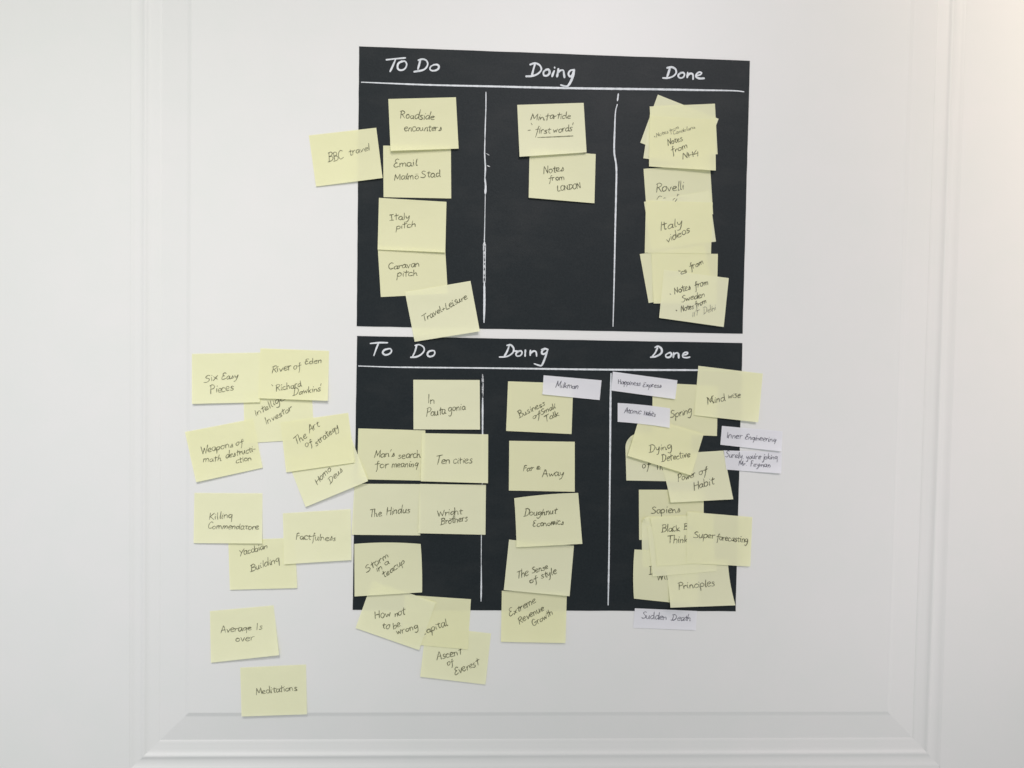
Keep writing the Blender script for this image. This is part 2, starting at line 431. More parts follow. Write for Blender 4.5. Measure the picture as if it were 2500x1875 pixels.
def inv_quad(C, x, y):
    C = np.array(C, float); u = np.full(np.shape(x), .5); v = np.full(np.shape(x), .5)
    for _ in range(8):
        P = quad_xy(C, u, v); ex = x - P[..., 0]; ey = y - P[..., 1]
        du = (C[1] - C[0]) * (1-v)[..., None] + (C[2] - C[3]) * v[..., None]
        dv = (C[3] - C[0]) * (1-u)[..., None] + (C[2] - C[1]) * u[..., None]
        det = du[..., 0]*dv[..., 1] - du[..., 1]*dv[..., 0]
        u = u + (ex*dv[..., 1] - ey*dv[..., 0]) / det; v = v + (du[..., 0]*ey - du[..., 1]*ex) / det
    return u, v

COUNT = [0]
def note(C, label, words=(), kind='yellow', lift=(1.2, 1.2), top=(0, 0), side=(0, 0), bow=(0, 0, 0, 0), rnd=None, extra=None, seed=0, mat=None, inkm=None):
    """lift: mm the lower left and lower right corners stand off; top: the upper two; side: mid left and right edges"""
    COUNT[0] += 1
    rng = random.Random(COUNT[0] * 7 + seed)
    nu, nv = (26, 20) if kind == 'yellow' else (24, 9)
    U, V = np.meshgrid(np.linspace(0, 1, nu + 1), np.linspace(0, 1, nv + 1))
    P = quad_xy(C, U, V, bow, rnd)
    pw = 2.2
    curl = (V ** pw) * (lift[0] * (1 - U) + lift[1] * U) + ((1 - V) ** 3) * (top[0] * (1 - U) ** 2 + top[1] * U ** 2) \
        + side[0] * (1 - U) ** 3 * np.sin(V * math.pi) + side[1] * U ** 3 * np.sin(V * math.pi)
    curl += .10 * np.sin(U * rng.uniform(2, 5) + rng.uniform(0, 6)) * np.sin(V * 3.1) * V
    if rnd:
        (cu, cv), r = rnd
        curl += 3.0 * np.clip(1 - np.hypot((U - cu) / r, (V - cv) / r) / 1.5, 0, 1) ** 2
    curl = np.maximum(curl * .88, .02) / 1000 + .00015
    Wp = ray(P[..., 0], P[..., 1])
    HM = max_filter(HGT, 2)
    i, k = gidx(Wp); need = HM[i, k] + .00018
    e0 = np.maximum(need - curl, 0); e = e0.copy()
    for _ in range(14):
        p = np.pad(e, 1, mode='edge')
        e = np.maximum(e0, (p[:-2, 1:-1] + p[2:, 1:-1] + p[1:-1, :-2] + p[1:-1, 2:]) / 4)
    h = curl + e
    Wv = ray(P[..., 0], P[..., 1], h)
    # stamp into the height map
    uu, vv = np.meshgrid(np.linspace(0, 1, 160), np.linspace(0, 1, 130))
    def hsurf(u, v):
        fu = np.clip(u, 0, 1) * nu; fv = np.clip(v, 0, 1) * nv
        a = np.minimum(fu.astype(int), nu - 1); b = np.minimum(fv.astype(int), nv - 1); fu = fu - a; fv = fv - b
        return h[b, a]*(1-fu)*(1-fv) + h[b, a+1]*fu*(1-fv) + h[b+1, a]*(1-fu)*fv + h[b+1, a+1]*fu*fv
    hh = hsurf(uu, vv); Pq = quad_xy(C, uu, vv, bow, rnd); Wq = ray(Pq[..., 0], Pq[..., 1])
    i, k = gidx(Wq); np.maximum.at(HGT, (i, k), hh)
    loc = Wv.reshape(-1, 3).mean(0); loc[1] = 0
    verts = Wv.reshape(-1, 3) - loc
    fs = []
    for b in range(nv):
        for a in range(nu):
            q = b * (nu + 1) + a
            fs.append((q, q + nu + 1, q + nu + 2, q + 1))
    if mat is None: mat = rng.choice(M_YEL) if kind == 'yellow' else M_WHT
    name = 'sticky_note' if kind == 'yellow' else 'paper_slip'
    o = mesh_obj(name, verts, fs, mat, None, loc)
    tag(o, label, 'sticky note' if kind == 'yellow' else 'paper slip',
        'yellow sticky notes on the door' if kind == 'yellow' else 'white paper slips on the door')
    surf = lambda x, y: hsurf(*inv_quad(C, x, y))
    st, fa = Strokes(), Strokes()
    wd = 2.05 if kind == 'yellow' else 1.95
    for w_ in words:
        faint = len(w_) > 7 and w_[7] == 'faint'
        write(fa if faint else st, *w_[:7], rng, w=wd * (.85 if faint else 1))
    for c, pts, w in (extra or ()): draw(st, c, pts, w, rng)
    st.build('handwriting', inkm or ((M_INKL if np.mean([c[0] for c in C]) < 880 else M_INK) if kind == 'yellow' else M_BLUE), surf, o)
    f = fa.build('handwriting', M_FAINT, surf, o)
    if f: f['label'] = 'fainter handwriting on the note'
    return o

# ---------------------------------------------------------------- the two black boards
def board(C, label, lines, heads, seed):
    rng = random.Random(seed)
    th = .0003
    C = [np.array(c, float) for c in C]
    n = 24; top = []
    for a, b in zip(C, C[1:] + C[:1]):
        for t in np.arange(n) / n:
            top.append(a * (1 - t) + b * t + np.array((rng.uniform(-.3, .3), rng.uniform(-.3, .3))))
    top = np.array(top); W1 = ray(top[:, 0], top[:, 1], th); W0 = W1.copy(); W0[:, 1] = -.00002
    loc = W1.mean(0); loc[1] = 0; m = len(top)
    fs = [tuple(range(m))[::-1]] + [(i, (i + 1) % m, m + (i + 1) % m, m + i) for i in range(m)]
    o = mesh_obj('black_board', np.vstack([W1, W0]) - loc, fs, M_CARD, None, loc, smooth=False)
    tag(o, label, 'black board', 'black paper boards on the door')
    uu, vv = np.meshgrid(np.linspace(0, 1, 500), np.linspace(0, 1, 400)); P = quad_xy(C, uu, vv); Wq = ray(P[..., 0], P[..., 1])
    i, k = gidx(Wq); np.maximum.at(HGT, (i, k), th)
    surf = lambda x, y: np.full(np.shape(x), th)
    for nm, lab, segs in lines:
        for matn in (M_CHALK, M_SCR):
            st = Strokes()
            for c, pts, w, mt in segs:
                if (mt == 's') == (matn is M_SCR):
                    st.add(catmull([pt(c, *p) for p in pts], 3.0), w * .82, rng, taper=.6, rough=.09)
            if st.v:
                l = st.build(nm, matn, surf, o, up=.00004)
                l['label'] = lab + (', rubbed patchy' if matn is M_SCR else '')
    for lab, c, strokes, w in heads:
        st = Strokes()
        for pts in strokes: draw(st, c, pts, w * rng.uniform(.84, .97), rng, taper=.85, dl=.00002, rough=.07)
        l = st.build('heading', M_CHALK, surf, o, up=.00005); l['label'] = lab
    return o

board([(876.8, 113.1), (1830.8, 148.2), (1813, 814.7), (870.9, 796.4)],
      'upper black board, chalk heading Doing with few notes below it', [
    ('chalk_line', 'white line under the headings', [('P', [(882.4, 200.6), (1040, 207), (1200, 210.8), (1330, 214), (1460, 216.2), (1600, 218), (1700, 219.8), (1790, 221.4), (1816, 224)], 5.4, 'c')]),
    ('chalk_line', 'white upright line left of Doing', [
        ('P', [(1186.4, 225), (1186.3, 262), (1185, 300), (1184, 337)], 3.2, 'c'), ('P', [(1184, 337), (1183.3, 375), (1185, 410), (1183.5, 440)], 3.6, 'c'),
        ('P', [(1184, 436), (1185.6, 455), (1184.8, 473)], 5.6, 'c'), ('P', [(1184.8, 470), (1183.6, 540), (1182.4, 596)], 2.4, 'c'),
        ('P', [(1182.2, 585), (1182.4, 640), (1182.4, 692)], 6.2, 's'), ('P', [(1179.8, 596), (1180.6, 640), (1180, 690)], 1.6, 'c'), ('P', [(1185.6, 596), (1184.8, 640), (1185, 690)], 1.6, 'c'),
        ('P', [(1182.4, 688), (1182.6, 740), (1181.6, 787)], 5.6, 'c'),
]),
    ('chalk_smudge', 'faint upper tick beside the line', [('P', [(1188, 375), (1194, 379)], 2.6, 's')]),
    ('chalk_smudge', 'faint lower tick beside the line', [('P', [(1189, 404), (1196, 407)], 2.4, 's')]),
    ('chalk_line', 'white upright line right of Doing', [
        ('P', [(1509.6, 229), (1508.6, 238), (1507.4, 246)], 4.2, 'c'),
        ('P', [(1507, 255), (1502.5, 275), (1500.4, 326), (1499.6, 371), (1504.8, 410), (1504, 475), (1502, 560), (1500.4, 640), (1498.6, 720), (1496.6, 797)], 4.4, 'c')])],
   [('heading To Do', 'A', [[(900, 203), (1000, 192), (1105, 183)], [(1000, 195), (968, 270), (940, 330)],
        [(1068, 217), (1028, 245), (1020, 290), (1040, 313), (1080, 312), (1110, 285), (1118, 245), (1095, 217), (1060, 228)],
        [(1268, 200), (1255, 250), (1240, 305)], [(1245, 208), (1290, 196), (1330, 210), (1346, 245), (1332, 285), (1290, 315), (1200, 332)],
        [(1420, 255), (1380, 275), (1370, 305), (1400, 322), (1450, 310), (1468, 278), (1450, 256), (1410, 258)]], 4.6),
    ('heading Doing', 'C', [[(468, 255), (452, 310), (437, 368)], [(418, 255), (470, 240), (520, 262), (538, 310), (500, 355), (440, 378), (375, 382)],
        [(592, 308), (562, 335), (567, 372), (605, 372), (628, 340), (615, 308), (585, 312)],
        [(678, 322), (665, 350), (655, 382)], [(681, 284), (683, 292)],
        [(722, 302), (714, 350), (708, 384)], [(713, 348), (745, 318), (775, 318), (782, 355), (788, 393)],
        [(885, 312), (850, 320), (830, 355), (845, 383), (872, 372), (893, 318)], [(893, 310), (882, 370), (855, 440), (820, 488), (785, 486), (748, 475)]], 5.4),
    ('heading Done', 'D', [[(562, 275), (547, 325), (532, 368)], [(535, 272), (580, 265), (618, 285), (625, 325), (590, 360), (540, 375), (492, 375)],
        [(672, 322), (646, 347), (657, 372), (692, 371), (710, 342), (697, 320), (668, 325)],
        [(742, 318), (740, 345), (737, 370)], [(739, 352), (765, 330), (792, 335), (797, 362), (796, 386)],
        [(833, 352), (868, 342), (884, 324), (860, 315), (832, 335), (826, 362), (860, 379), (908, 378)]], 5.2)], 3)

board([(871.7, 820), (1812.8, 837.4), (1796, 1492.3), (860.9, 1488.8)],
      'lower black board with crowded notes, slips and headings', [
    ('chalk_line', 'white line under the headings', [('P', [(875.5, 893.5), (950, 896), (1018.8, 897), (1150, 898.2), (1250, 899.4), (1400, 901.5), (1550, 903.0), (1704, 903.6), (1790, 905)], 4.8, 'c')]),
    ('chalk_line', 'white upright line left of Doing', [
        ('P', [(1178.4, 913.5), (1178.6, 940), (1178.4, 975)], 4.8, 's'), ('P', [(1178.4, 915), (1178.9, 940), (1178.4, 975)], 1.3, 'c'),
        ('P', [(1178.4, 972), (1178.2, 1020), (1178, 1090), (1177.6, 1180)], 4.8, 'c'),
        ('P', [(1177, 1180), (1176, 1250), (1175.2, 1306), (1174.8, 1390)], 2.4, 'c'), ('P', [(1175, 1380), (1175, 1430), (1174.4, 1468)], 3.6, 'c')]),
    ('chalk_line', 'white upright line right of Doing', [('P', [(1491.9, 912), (1491.2, 940), (1490.4, 993), (1489.6, 1100), (1488.6, 1200), (1487, 1348), (1484.7, 1477)], 5.0, 'c')])],
   [('heading To Do', 'F', [[(225, 160), (310, 152), (400, 152)], [(307, 155), (282, 220), (260, 282)],
        [(408, 212), (364, 228), (350, 255), (375, 275), (418, 265), (440, 236), (425, 212), (400, 217)],
        [(692, 185), (677, 240), (652, 292)], [(678, 180), (720, 172), (762, 195), (770, 230), (740, 270), (690, 295), (635, 300)],
        [(852, 230), (815, 243), (802, 275), (825, 293), (862, 283), (878, 256), (868, 232), (842, 236)]], 4.4),
    ('heading Doing', 'H', [[(385, 188), (365, 240), (337, 290)], [(365, 180), (400, 175), (430, 205), (428, 245), (390, 280), (345, 295), (288, 297)],
        [(440, 237), (470, 237)], [(484, 237), (455, 262), (464, 287), (498, 283), (517, 256), (506, 235), (478, 240)],
        [(550, 228), (547, 288)], [(602, 230), (599, 280)], [(600, 262), (632, 237), (658, 245), (664, 288)],
        [(712, 222), (745, 213), (780, 220)], [(752, 215), (722, 232), (716, 256), (733, 268), (762, 252), (778, 222)], [(776, 225), (755, 290), (718, 378), (685, 380), (640, 365)]], 4.6),
    ('heading Done', 'K', [[(622, 138), (598, 190), (563, 233)], [(595, 130), (630, 117), (668, 145), (668, 190), (630, 220), (590, 236), (545, 240)],
        [(747, 192), (715, 215), (724, 240), (762, 238), (782, 207), (768, 188), (740, 196)],
        [(806, 188), (801, 242)], [(803, 217), (832, 192), (858, 200), (862, 247)],
        [(912, 217), (952, 207), (963, 188), (935, 185), (907, 208), (910, 238), (950, 245), (985, 238)]], 4.6)], 5)

# ---------------------------------------------------------------- upper board, To Do
N = note
N([(935.5, 355.4), (1100.8, 357.7), (1101.6, 484.5), (936.5, 481.3)], 'yellow note reading Email Malmö Stad, tucked under the Roadside encounters note',
  [('Email', 'A', 978, 1365, 1225, 1345, 42), ('Malmö', 'A', 982, 1502, 1240, 1488, 38), ('Stad', 'A', 1275, 1475, 1472, 1470, 42)], lift=(.5, .9))
N([(948, 241.7), (1113, 237.4), (1119.7, 362.7), (953.6, 368.3)], 'yellow note reading Roadside encounters, uppermost under the To Do heading',
  [('Roadside', 'A', 1045, 832, 1415, 852, 44), ('encounters', 'A', 1088, 975, 1480, 972, 42)], lift=(3.2, 2.2))
N([(754, 330.6), (918.6, 311.8), (934, 434.5), (771.6, 455.3)], 'yellow note reading BBC travel, half off the upper board onto the door',
  [('BBC', 'A', 275, 1308, 435, 1268, 46), ('travel', 'A', 498, 1240, 715, 1180, 38)], lift=(.8, 2.0))
N([(922, 600), (1087, 609), (1093.2, 717.1), (929.7, 725.1)], 'yellow note reading Caravan pitch, above the tilted Travel note',
  [('Caravan', 'B', 862, 862, 1170, 835, 36), ('pitch', 'B', 950, 937, 1155, 925, 34)], lift=(.5, .5))
N([(925.1, 483), (1090, 492.7), (1087.1, 616.3), (922, 609.1)], 'yellow note reading Italy pitch, between the Email and Caravan notes',
  [('Ítaly', 'B', 878, 366, 1075, 352, 34), ('pitch', 'B', 942, 455, 1132, 430, 36)], lift=(1.4, 2.4))
N([(988.6, 713), (1148.6, 685.8), (1171.5, 808.7), (1012.4, 834.3)], 'tilted yellow note reading Travel+Leisure, over the gap between the boards',
  [('Travel+Leisure', 'B', 1215, 1392, 1660, 1160, 38)], lift=(1.2, 4.2))
# upper board, Doing
N([(1293, 364), (1454.3, 376.2), (1451.2, 496.2), (1290.7, 482.6)], 'yellow note reading Notes from London under the Mint article note',
  [('Notes', 'C', 560, 1438, 780, 1402, 42), ('from', 'C', 615, 1512, 790, 1500, 38), ('LONDON', 'C', 708, 1624, 960, 1590, 30)], lift=(2.2, 1.6))
N([(1262.8, 256), (1424.9, 251), (1432.1, 371.9), (1268.5, 382.6)], "yellow note reading Mint article 'first words' with the last line underlined",
  [('Mint', 'C', 420, 850, 605, 856, 38), ('article', 'C', 625, 842, 850, 838, 38), ('first', 'C', 465, 1000, 628, 996, 42), ('words', 'C', 665, 992, 868, 970, 40)],
  lift=(3.0, 2.6), extra=[('C', [(395, 966), (420, 962)], 2.4), ('C', [(428, 888), (440, 905)], 2.0), ('C', [(883, 880), (876, 908)], 2.0), ('C', [(497, 1042), (700, 1034), (880, 1025)], 2.2)])
# upper board, Done
N([(1606.1, 230.9), (1754.4, 289.8), (1711.5, 407), (1563.2, 348.3)], 'blank steeply tilted note at the back of the topmost Done pile, its corner pointing up', lift=(.9, .3))
N([(1589, 264), (1746, 285), (1729, 408), (1570.6, 386.4)], 'blank note second from back in the topmost Done pile, low left corner showing', lift=(1.0, .2))
N([(1586.1, 259.9), (1745.5, 253.1), (1752, 376.6), (1592, 383)], 'blank note behind the Notes from NH4 note, its top edge and right edge showing', lift=(.3, .6))
N([(1571.1, 412.2), (1733.2, 399), (1741, 523), (1580, 537)], 'yellow note reading Rovelli, its second line hidden by the Italy videos note',
  [('Rovelli', 'D', 418, 1532, 698, 1506, 45), ('Candini', 'D', 425, 1655, 720, 1622, 45)], lift=(.5, .5))
N([(1586.5, 283), (1746.5, 292), (1747.6, 416.3), (1584.4, 406.2)], 'yellow note reading Notes from NH4, front of the topmost Done pile',
  [('Notes', 'D', 425, 975, 545, 932, 22, 'faint'), ('from', 'D', 560, 930, 650, 888, 20, 'faint'), ('Candolana', 'D', 595, 948, 815, 888, 20, 'faint'),
   ('Notes', 'D', 540, 1060, 690, 1008, 30), ('from', 'D', 578, 1138, 737, 1080, 32), ('NH4', 'D', 692, 1198, 845, 1162, 32)],
  lift=(2.2, 4.2), extra=[('D', [(405, 965), (412, 972)], 2.2)])
N([(1572.3, 492.5), (1731, 466), (1747.9, 589.7), (1590, 611)], 'blank note behind the Italy videos note, its lower right corner sticking out', lift=(.3, .8))
N([(1562, 620.3), (1720, 597), (1741.6, 716), (1583.7, 739.7)], 'blank note at the back left of the lowest pile on the upper board', lift=(.6, .2))
N([(1590.4, 617.4), (1752.7, 619.8), (1750, 741), (1595.7, 741)], 'yellow note of which only the ending s from shows, behind the Notes from Sweden note',
  [('Notes', 'E', 560, 818, 735, 770, 28), ('from', 'E', 765, 742, 902, 682, 32)], lift=(1.4, .3))
N([(1577, 490), (1740, 494.5), (1735.8, 619.4), (1574, 617)], 'yellow note reading Italy videos, above the Notes from Sweden pile',
  [('Italy', 'E', 462, 348, 682, 292, 42), ('videos', 'E', 528, 470, 762, 358, 38)], lift=(.5, .5))
N([(1620.5, 658), (1779.2, 678.9), (1766.9, 798.3), (1609.2, 776.1)], 'yellow note reading Notes from Sweden, front of the lowest pile on the upper board',
  [('Notes', 'E', 608, 988, 775, 938, 36), ('from', 'E', 812, 932, 945, 892, 34), ('Sweden', 'E', 680, 1072, 912, 1012, 34), ('Notes', 'E', 675, 1167, 802, 1132, 32),
   ('from', 'E', 820, 1122, 928, 1080, 28), ('IIT', 'E', 785, 1218, 855, 1202, 28, 'faint'), ('Delhi', 'E', 905, 1192, 1025, 1145, 30, 'faint')],
  lift=(2.0, 2.6), extra=[('E', [(562, 985), (572, 990)], 2.4), ('E', [(625, 1150), (632, 1156)], 2.8)])

# ---------------------------------------------------------------- lower board, To Do
N([(874.8, 1045.9), (1038.5, 1050.8), (1036, 1173.5), (872, 1170)], "yellow note reading Man's search for meaning, left of the Ten cities note",
  [("Man's", 'F', 262, 1312, 465, 1306, 40), ('search', 'F', 505, 1326, 725, 1312, 40), ('for', 'F', 272, 1422, 402, 1418, 42), ('meaning', 'F', 440, 1415, 702, 1405, 38)], lift=(.8, .5))
N([(1009.1, 927.1), (1171.2, 927.8), (1171.9, 1048.8), (1009.6, 1048.3)], 'yellow note reading In Patagonia, alone at the top of the lower To Do column',
  [('In', 'F', 803, 766, 870, 766, 46), ('Pauta', 'F', 787, 898, 982, 872, 40), ('gonia', 'F', 1012, 852, 1187, 828, 42)], lift=(1.0, 1.8))
N([(865.7, 1181), (1026, 1181.8), (1026, 1307.2), (858.4, 1305.5)], 'yellow note reading The Hindus, between the Factfulness and Wright Brothers notes',
  [('The', 'G', 215, 465, 332, 456, 40), ('Hindus', 'G', 387, 442, 622, 426, 38)], lift=(.8, .5))
N([(1025.3, 1181.3), (1186.4, 1183.8), (1185.1, 1305.5), (1021.2, 1301.9)], 'yellow note reading Wright Brothers, directly below the Ten cities note',
  [('Wright', 'G', 902, 460, 1148, 436, 36), ('Brothers', 'G', 937, 546, 1205, 502, 34)], lift=(1.6, 1.0), side=(.8, 0))
N([(1030.4, 1057.5), (1191.9, 1060.4), (1191.4, 1179.7), (1027.2, 1175)], "yellow note reading Ten cities, right of the Man's search note",
  [('Ten', 'F', 882, 1388, 1027, 1376, 42), ('cities', 'F', 1060, 1380, 1250, 1373, 40)], lift=(2.0, 2.6), side=(.9, 0))
N([(1040, 1529), (1198.6, 1546.5), (1185, 1671.2), (1026, 1652.3)], 'yellow note reading Ascent of Everest, on the door below the lower board',
  [('Ascent', 'I', 645, 1168, 978, 1088, 54), ('of', 'I', 788, 1248, 862, 1232, 48), ('Everest', 'I', 890, 1378, 1215, 1232, 56)], lift=(1.4, 1.2))
N([(988, 1452), (1149.8, 1462.9), (1142, 1585.4), (982, 1571)], 'yellow note reading Capital, first letter hidden under the How not to be wrong note',
  [('C', 'I', 400, 852, 490, 828, 50), ('apital', 'I', 510, 805, 782, 705, 52)], lift=(.5, .8))
N([(910, 1416), (1063.9, 1471.4), (1023.2, 1587.2), (868.1, 1533.4)], 'tilted yellow note reading How not to be wrong, across the lower board edge',
  [('How', 'G', 272, 1500, 427, 1466, 44), ('not', 'G', 468, 1476, 572, 1452, 38), ('to', 'G', 345, 1597, 412, 1594, 38), ('be', 'G', 458, 1606, 528, 1570, 38), ('wrong', 'I', 100, 828, 390, 740, 46)],
  lift=(1.2, 1.6), top=(0, 1.4))
N([(865, 1327.9), (1027, 1328), (1030.4, 1446.1), (865.7, 1456.2)], 'yellow note reading Storm in a teacup, at the lower left corner of the lower board',
  [('Storm', 'G', 188, 1028, 408, 872, 36), ('in', 'G', 285, 1026, 347, 990, 32), ('a', 'G', 375, 962, 417, 942, 34), ('teacup', 'G', 362, 1082, 572, 932, 36)], lift=(1.8, 2.2), bow=(3.5, 1.5, 0, 0), top=(.5, 1.8))
# lower board, Doing
N([(1240.4, 930.9), (1399.5, 936.2), (1395.4, 1059.7), (1235.6, 1052)], 'yellow note reading Business of Small Talk, partly under the Milkman slip',
  [('Business', 'H', 492, 912, 748, 785, 32), ('of', 'H', 622, 930, 692, 908, 32), ('Small', 'H', 706, 886, 854, 816, 26), ('Talk', 'H', 748, 955, 887, 890, 30)], lift=(1.0, 1.0))
N([(1243.3, 1076.1), (1403.2, 1078.5), (1403.2, 1200.5), (1242.3, 1197.6)], 'yellow note reading Far & Away, in the middle of the lower Doing column',
  [('Far', 'H', 520, 1454, 627, 1450, 36), ('&', 'H', 660, 1438, 697, 1434, 22), ('Away', 'H', 722, 1508, 937, 1500, 40)], lift=(.8, 1.0))
N([(1225.2, 1442.1), (1384, 1446), (1380.3, 1570), (1223.1, 1567)], 'yellow note reading Extreme Revenue Growth, crossing the bottom edge of the lower board',
  [('Extreme', 'J', 392, 1352, 657, 1206, 36), ('Revenue', 'J', 482, 1428, 737, 1282, 36), ('Growth', 'J', 632, 1452, 827, 1326, 34)], lift=(1.4, 2.0))
N([(1242.8, 1317.4), (1401.2, 1331.9), (1390.6, 1455.6), (1230, 1440.4)], 'yellow note reading The Sense of style, between the Doughnut and Extreme Revenue notes',
  [('The', 'J', 462, 965, 577, 936, 42), ('Sense', 'J', 617, 915, 777, 866, 32), ('of', 'J', 592, 1012, 668, 990, 34), ('style', 'J', 712, 965, 862, 915, 36)], lift=(2.2, 3.0))
N([(1255.4, 1216.2), (1411.6, 1203.4), (1421.7, 1327.8), (1260.9, 1336.2)], 'yellow note reading Doughnut Economics, curling slightly at its top edge',
  [('Doughnut', 'J', 535, 332, 858, 312, 36), ('Economics', 'J', 627, 442, 933, 416, 34)], lift=(2.2, 3.4), bow=(2.5, 0, 0, -1), top=(1.8, .3), extra=[('J', [(815, 412), (826, 398), (836, 416), (845, 396)], 3.6)])
N([(1327.2, 916.2), (1468.7, 928.5), (1463.9, 976.7), (1324.1, 962.7)], 'white slip reading Milkman, over the Business of Small Talk note',
  [('Milkman', 'H', 855, 605, 1082, 618, 32)], kind='white', lift=(1.6, 1.2))

# ---------------------------------------------------------------- lower board, Done
N([(1593.5, 934), (1753, 942), (1750.3, 1064.5), (1592, 1058)], 'yellow note reading Spring, partly under Atomic Habits and Mind wise',
  [('Spring', 'K', 770, 925, 1005, 872, 46)], lift=(.4, .9))
N([(1526, 1057), (1688, 1056), (1690, 1176), (1529.2, 1173)], 'yellow note with a curled round corner, mostly under the Dying Detective note',
  [('of', 'K', 450, 1490, 527, 1490, 46), ('The', 'K', 600, 1506, 722, 1508, 44)], lift=(.9, .4), rnd=((0, 0), .24))
N([(1559.7, 1195.5), (1718, 1196), (1718, 1320), (1560.4, 1318)], 'yellow note reading Sapiens, directly under the Power of Habit note',
  [('Sapiens', 'L', 497, 388, 782, 378, 40)], lift=(.6, .3))
N([(1607, 1110), (1766, 1100), (1790.3, 1219), (1637.6, 1227)], 'yellow note reading Power of Habit, below the Dying Detective note',
  [('Power', 'K', 852, 1642, 1048, 1582, 42), ('of', 'K', 1088, 1568, 1172, 1548, 44), ('Habit', 'L', 927, 152, 1132, 88, 38)], lift=(3.0, 3.6), bow=(0, 0, 0, -2))
N([(1563, 1013), (1718, 1060), (1687, 1160.6), (1532.3, 1112.9)], 'tilted yellow note reading Dying Detective, its lower edge lifted off',
  [('Dying', 'K', 532, 1312, 778, 1272, 40), ('Detective', 'K', 672, 1417, 992, 1362, 42)], lift=(3.2, 3.4))
N([(1705, 893.1), (1862.3, 912.2), (1851.2, 1031.1), (1694.6, 1013.5)], 'yellow note reading Mind wise, half off the right edge of the lower board',
  [('Mind', 'K', 1190, 770, 1380, 728, 42), ('wise', 'K', 1415, 702, 1550, 692, 38)], lift=(1.2, 3.2), extra=[('K', [(1178, 692), (1205, 712)], 2.2), ('K', [(1250, 672), (1222, 715), (1262, 752)], 2.2)])
N([(1508, 983.8), (1636, 996.8), (1634.9, 1044.6), (1508, 1029.8)], 'bent white slip reading Atomic Habits, left of the word Spring',
  [('Atomic', 'K', 248, 866, 432, 882, 32), ('Habits', 'K', 468, 890, 594, 905, 28)], kind='white', lift=(.4, 2.0), bow=(1.6, 0, -1.6, 0), top=(0, .6))
N([(1496, 907.2), (1654, 928.5), (1648.4, 974.5), (1492.3, 953.4)], 'white slip reading Happiness Express, uppermost slip in the Done column',
  [('Happiness', 'K', 180, 537, 430, 562, 30), ('Express', 'K', 460, 575, 664, 582, 30)], kind='white', lift=(1.0, 2.2))
N([(1766.8, 1099.5), (1909, 1104), (1907.4, 1156), (1773.3, 1146.5)], "white slip reading Surely you're joking, lowest of the right hand slips",
  [('Surely.', 'K', 1382, 1362, 1588, 1380, 36), ("you're", 'K', 1618, 1382, 1780, 1386, 32), ('joking', 'K', 1808, 1386, 1972, 1392, 32), ('Mr.', 'K', 1537, 1456, 1624, 1462, 28), ('Feyman', 'K', 1665, 1466, 1892, 1480, 30)],
  kind='white', lift=(.4, 2.4))
N([(1762.5, 1039.8), (1910.5, 1053), (1908.3, 1102), (1758.6, 1085.8)], 'white slip reading Inner Engineering, overhanging the right edge of the lower board',
  [('Inner', 'K', 1395, 1146, 1572, 1156, 36), ('Engineering', 'K', 1605, 1160, 1948, 1196, 34)], kind='white', lift=(.6, 2.6))
N([(1566, 1262), (1722, 1258), (1724, 1382), (1568, 1386)], 'blank note at the back of the Black Box pile, rounded corner over Sapiens', lift=(.3, .3), rnd=((0, 0), .12))
N([(1549.1, 1341.4), (1706, 1350), (1704, 1478), (1547.7, 1461.4)], 'yellow note with only the letters D and Wi showing, left of Principles',
  [('Deep', 'L', 477, 1003, 640, 1003, 42), ('Wiln', 'L', 555, 1060, 700, 1058, 42)], lift=(1.0, .4), bow=(0, 0, 0, 2.5), side=(1.6, 0))
N([(1621.4, 1362), (1776.8, 1365), (1795.6, 1477.9), (1636.9, 1483.6)], 'yellow note reading Principles, at the bottom right of the lower board',
  [('Principles', 'L', 772, 1156, 1132, 1122, 40)], lift=(2.8, 3.4), bow=(0, -3.5, 0, -1.5))
N([(1580, 1286), (1738, 1274), (1749.7, 1394.4), (1593.5, 1407.9)], 'blank note behind the Black Box Thinking note, its bottom edge showing', lift=(1.6, .8))
N([(1587, 1263.7), (1742.5, 1255), (1745, 1374), (1603.8, 1381.9)], 'yellow note reading Black Box Thinking, its right half under Superforecasting',
  [('Black', 'L', 603, 580, 790, 562, 40), ('Box', 'L', 832, 548, 930, 545, 28), ('Thinking', 'L', 660, 688, 985, 678, 40)], lift=(1.2, .4), bow=(0, 0, 0, -2.5))
N([(1677.9, 1249.2), (1836.6, 1262.5), (1831.7, 1383), (1676.2, 1374.6)], 'yellow note reading Superforecasting, half off the right edge of the lower board',
  [('Super', 'L', 925, 635, 1140, 640, 36), ('forecasting', 'L', 1155, 655, 1468, 682, 34)], lift=(.8, 2.0), side=(.4, 0))
N([(1550, 1485), (1701.5, 1491.6), (1699, 1538.6), (1546, 1532.6)], 'white slip reading Sudden Death, on the door under the lower board',
  [('Sudden', 'L', 397, 1450, 652, 1462, 34), ('Death', 'L', 702, 1466, 892, 1476, 34)], kind='white', lift=(.5, .9))

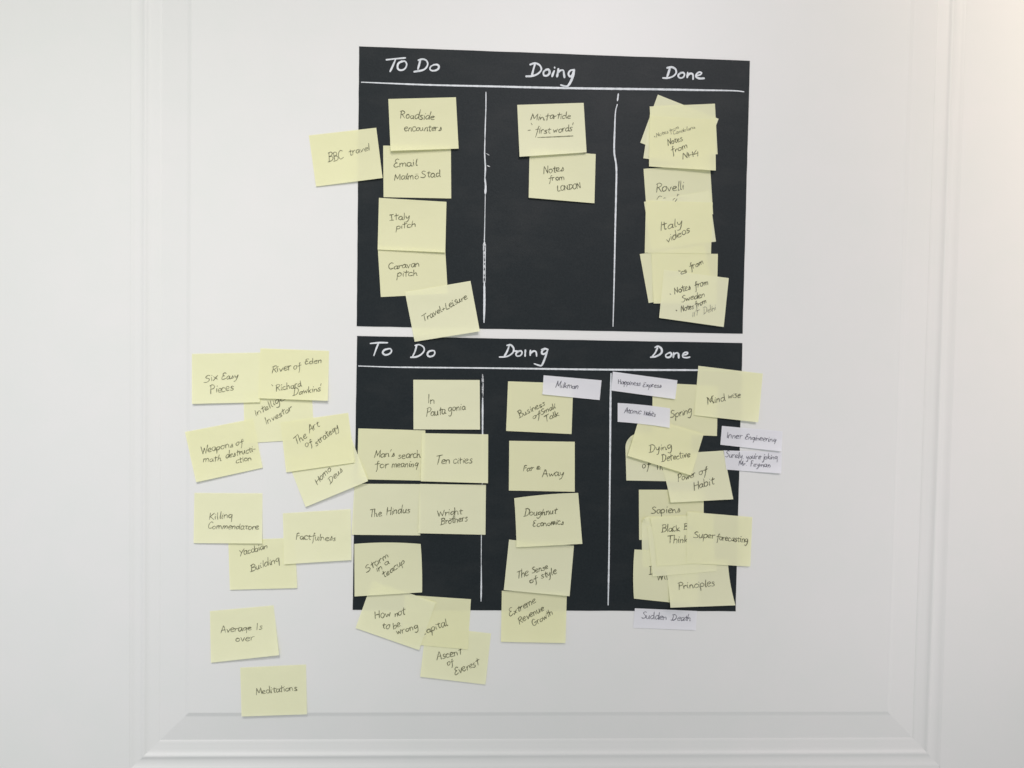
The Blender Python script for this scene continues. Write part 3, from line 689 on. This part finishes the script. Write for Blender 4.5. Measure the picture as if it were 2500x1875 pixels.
# ---------------------------------------------------------------- notes left of the boards
N([(594, 957), (760.6, 953), (767.5, 1072), (598, 1082)], 'yellow note reading Intelligent Investor, tucked under the River of Eden note',
  [('Intelligent', 'M', 797, 858, 1190, 640, 36), ('Investor', 'M', 917, 947, 1190, 792, 38)], lift=(.5, .5))
N([(468.6, 864), (635.8, 860.8), (634.2, 982.1), (468.6, 986)], 'yellow note reading Six Easy Pieces, left of the River of Eden note',
  [('Six', 'M', 250, 500, 397, 466, 40), ('Easy', 'M', 440, 468, 612, 450, 34), ('Pieces', 'M', 320, 612, 568, 580, 42)], lift=(1.6, 1.4))
N([(635.8, 850.5), (803.4, 856.6), (800.2, 978.5), (631.2, 972.3)], 'yellow note reading River of Eden by Richard Dawkins, top of the loose group',
  [('River', 'M', 968, 398, 1178, 362, 42), ('of', 'M', 1205, 362, 1280, 350, 38), ('Eden', 'M', 1325, 300, 1502, 290, 34), ('Richard', 'M', 1018, 592, 1292, 540, 38), ('Dawkins', 'M', 1205, 637, 1492, 585, 36)],
  lift=(1.6, 2.6), extra=[('M', [(975, 520), (987, 533)], 2.0), ('M', [(1502, 508), (1496, 535)], 2.0)])
N([(451.5, 1054.7), (617.5, 1022.7), (641, 1141.8), (478.9, 1177.3)], 'tilted yellow note reading Weapons of math destruction, at the far left',
  [('Weapons', 'M', 222, 1262, 558, 1182, 40), ('of', 'M', 592, 1172, 665, 1158, 38), ('math', 'M', 240, 1347, 428, 1332, 34), ('destructi-', 'M', 482, 1306, 798, 1232, 36), ('ction', 'M', 590, 1357, 758, 1327, 36)], lift=(1.6, 1.0))
N([(700.7, 1121.6), (853.4, 1058.5), (898.7, 1174.5), (746, 1237.7)], 'steeply tilted yellow note reading Homo Deus, under The Art of strategy',
  [('Homo', 'M', 1458, 1592, 1612, 1432, 40), ('Deus', 'M', 1602, 1577, 1728, 1442, 34)], lift=(1.8, 3.0))
N([(685, 1031.8), (850, 1007.8), (865.5, 1129.2), (698.8, 1153.2)], 'yellow note reading The Art of strategy, above the Homo Deus note',
  [('The', 'M', 1232, 1167, 1347, 1087, 40), ('Art', 'M', 1378, 1037, 1482, 967, 40), ('of', 'M', 1338, 1192, 1405, 1160, 40), ('strategy', 'M', 1450, 1177, 1688, 988, 36)], lift=(1.2, 2.0))
N([(557.2, 1319.5), (720, 1313), (725.4, 1435.6), (561.5, 1440)], 'yellow note reading Yacobian Building, under the Killing and Factfulness notes',
  [('Yacobian', 'N', 665, 912, 978, 822, 38), ('Building', 'N', 792, 1082, 1112, 978, 40)], lift=(.9, 1.3))
N([(474.7, 1203.4), (640.7, 1204.5), (639.7, 1327.1), (472.6, 1326)], 'yellow note reading Killing Commendatore, left of the Factfulness note',
  [('Killing', 'N', 325, 500, 582, 482, 40), ('Commendatore', 'N', 305, 602, 872, 612, 36)], lift=(1.0, 1.8))
N([(690.6, 1253.3), (855.6, 1243.1), (857.8, 1367.3), (693.9, 1377.7)], 'yellow note reading Factfulness, beside the left edge of the lower board',
  [('Factfulness', 'N', 1298, 724, 1738, 738, 40)], lift=(1.6, 1.8))
N([(512.7, 1492), (667.9, 1478), (681.3, 1599.5), (514.9, 1618)], 'yellow note reading Average Is over, above the Meditations note',
  [('Average', 'O', 460, 487, 797, 450, 38), ('Is', 'O', 855, 450, 917, 446, 36), ('over', 'O', 620, 582, 827, 570, 38)], lift=(1.2, 2.8))
N([(586.5, 1630), (747, 1622.3), (749.3, 1743.9), (589.8, 1749.3)], 'yellow note reading Meditations, lowest note, at the bottom edge of the panel',
  [('Meditations', 'O', 852, 1178, 1312, 1132, 40)], lift=(.6, .9))
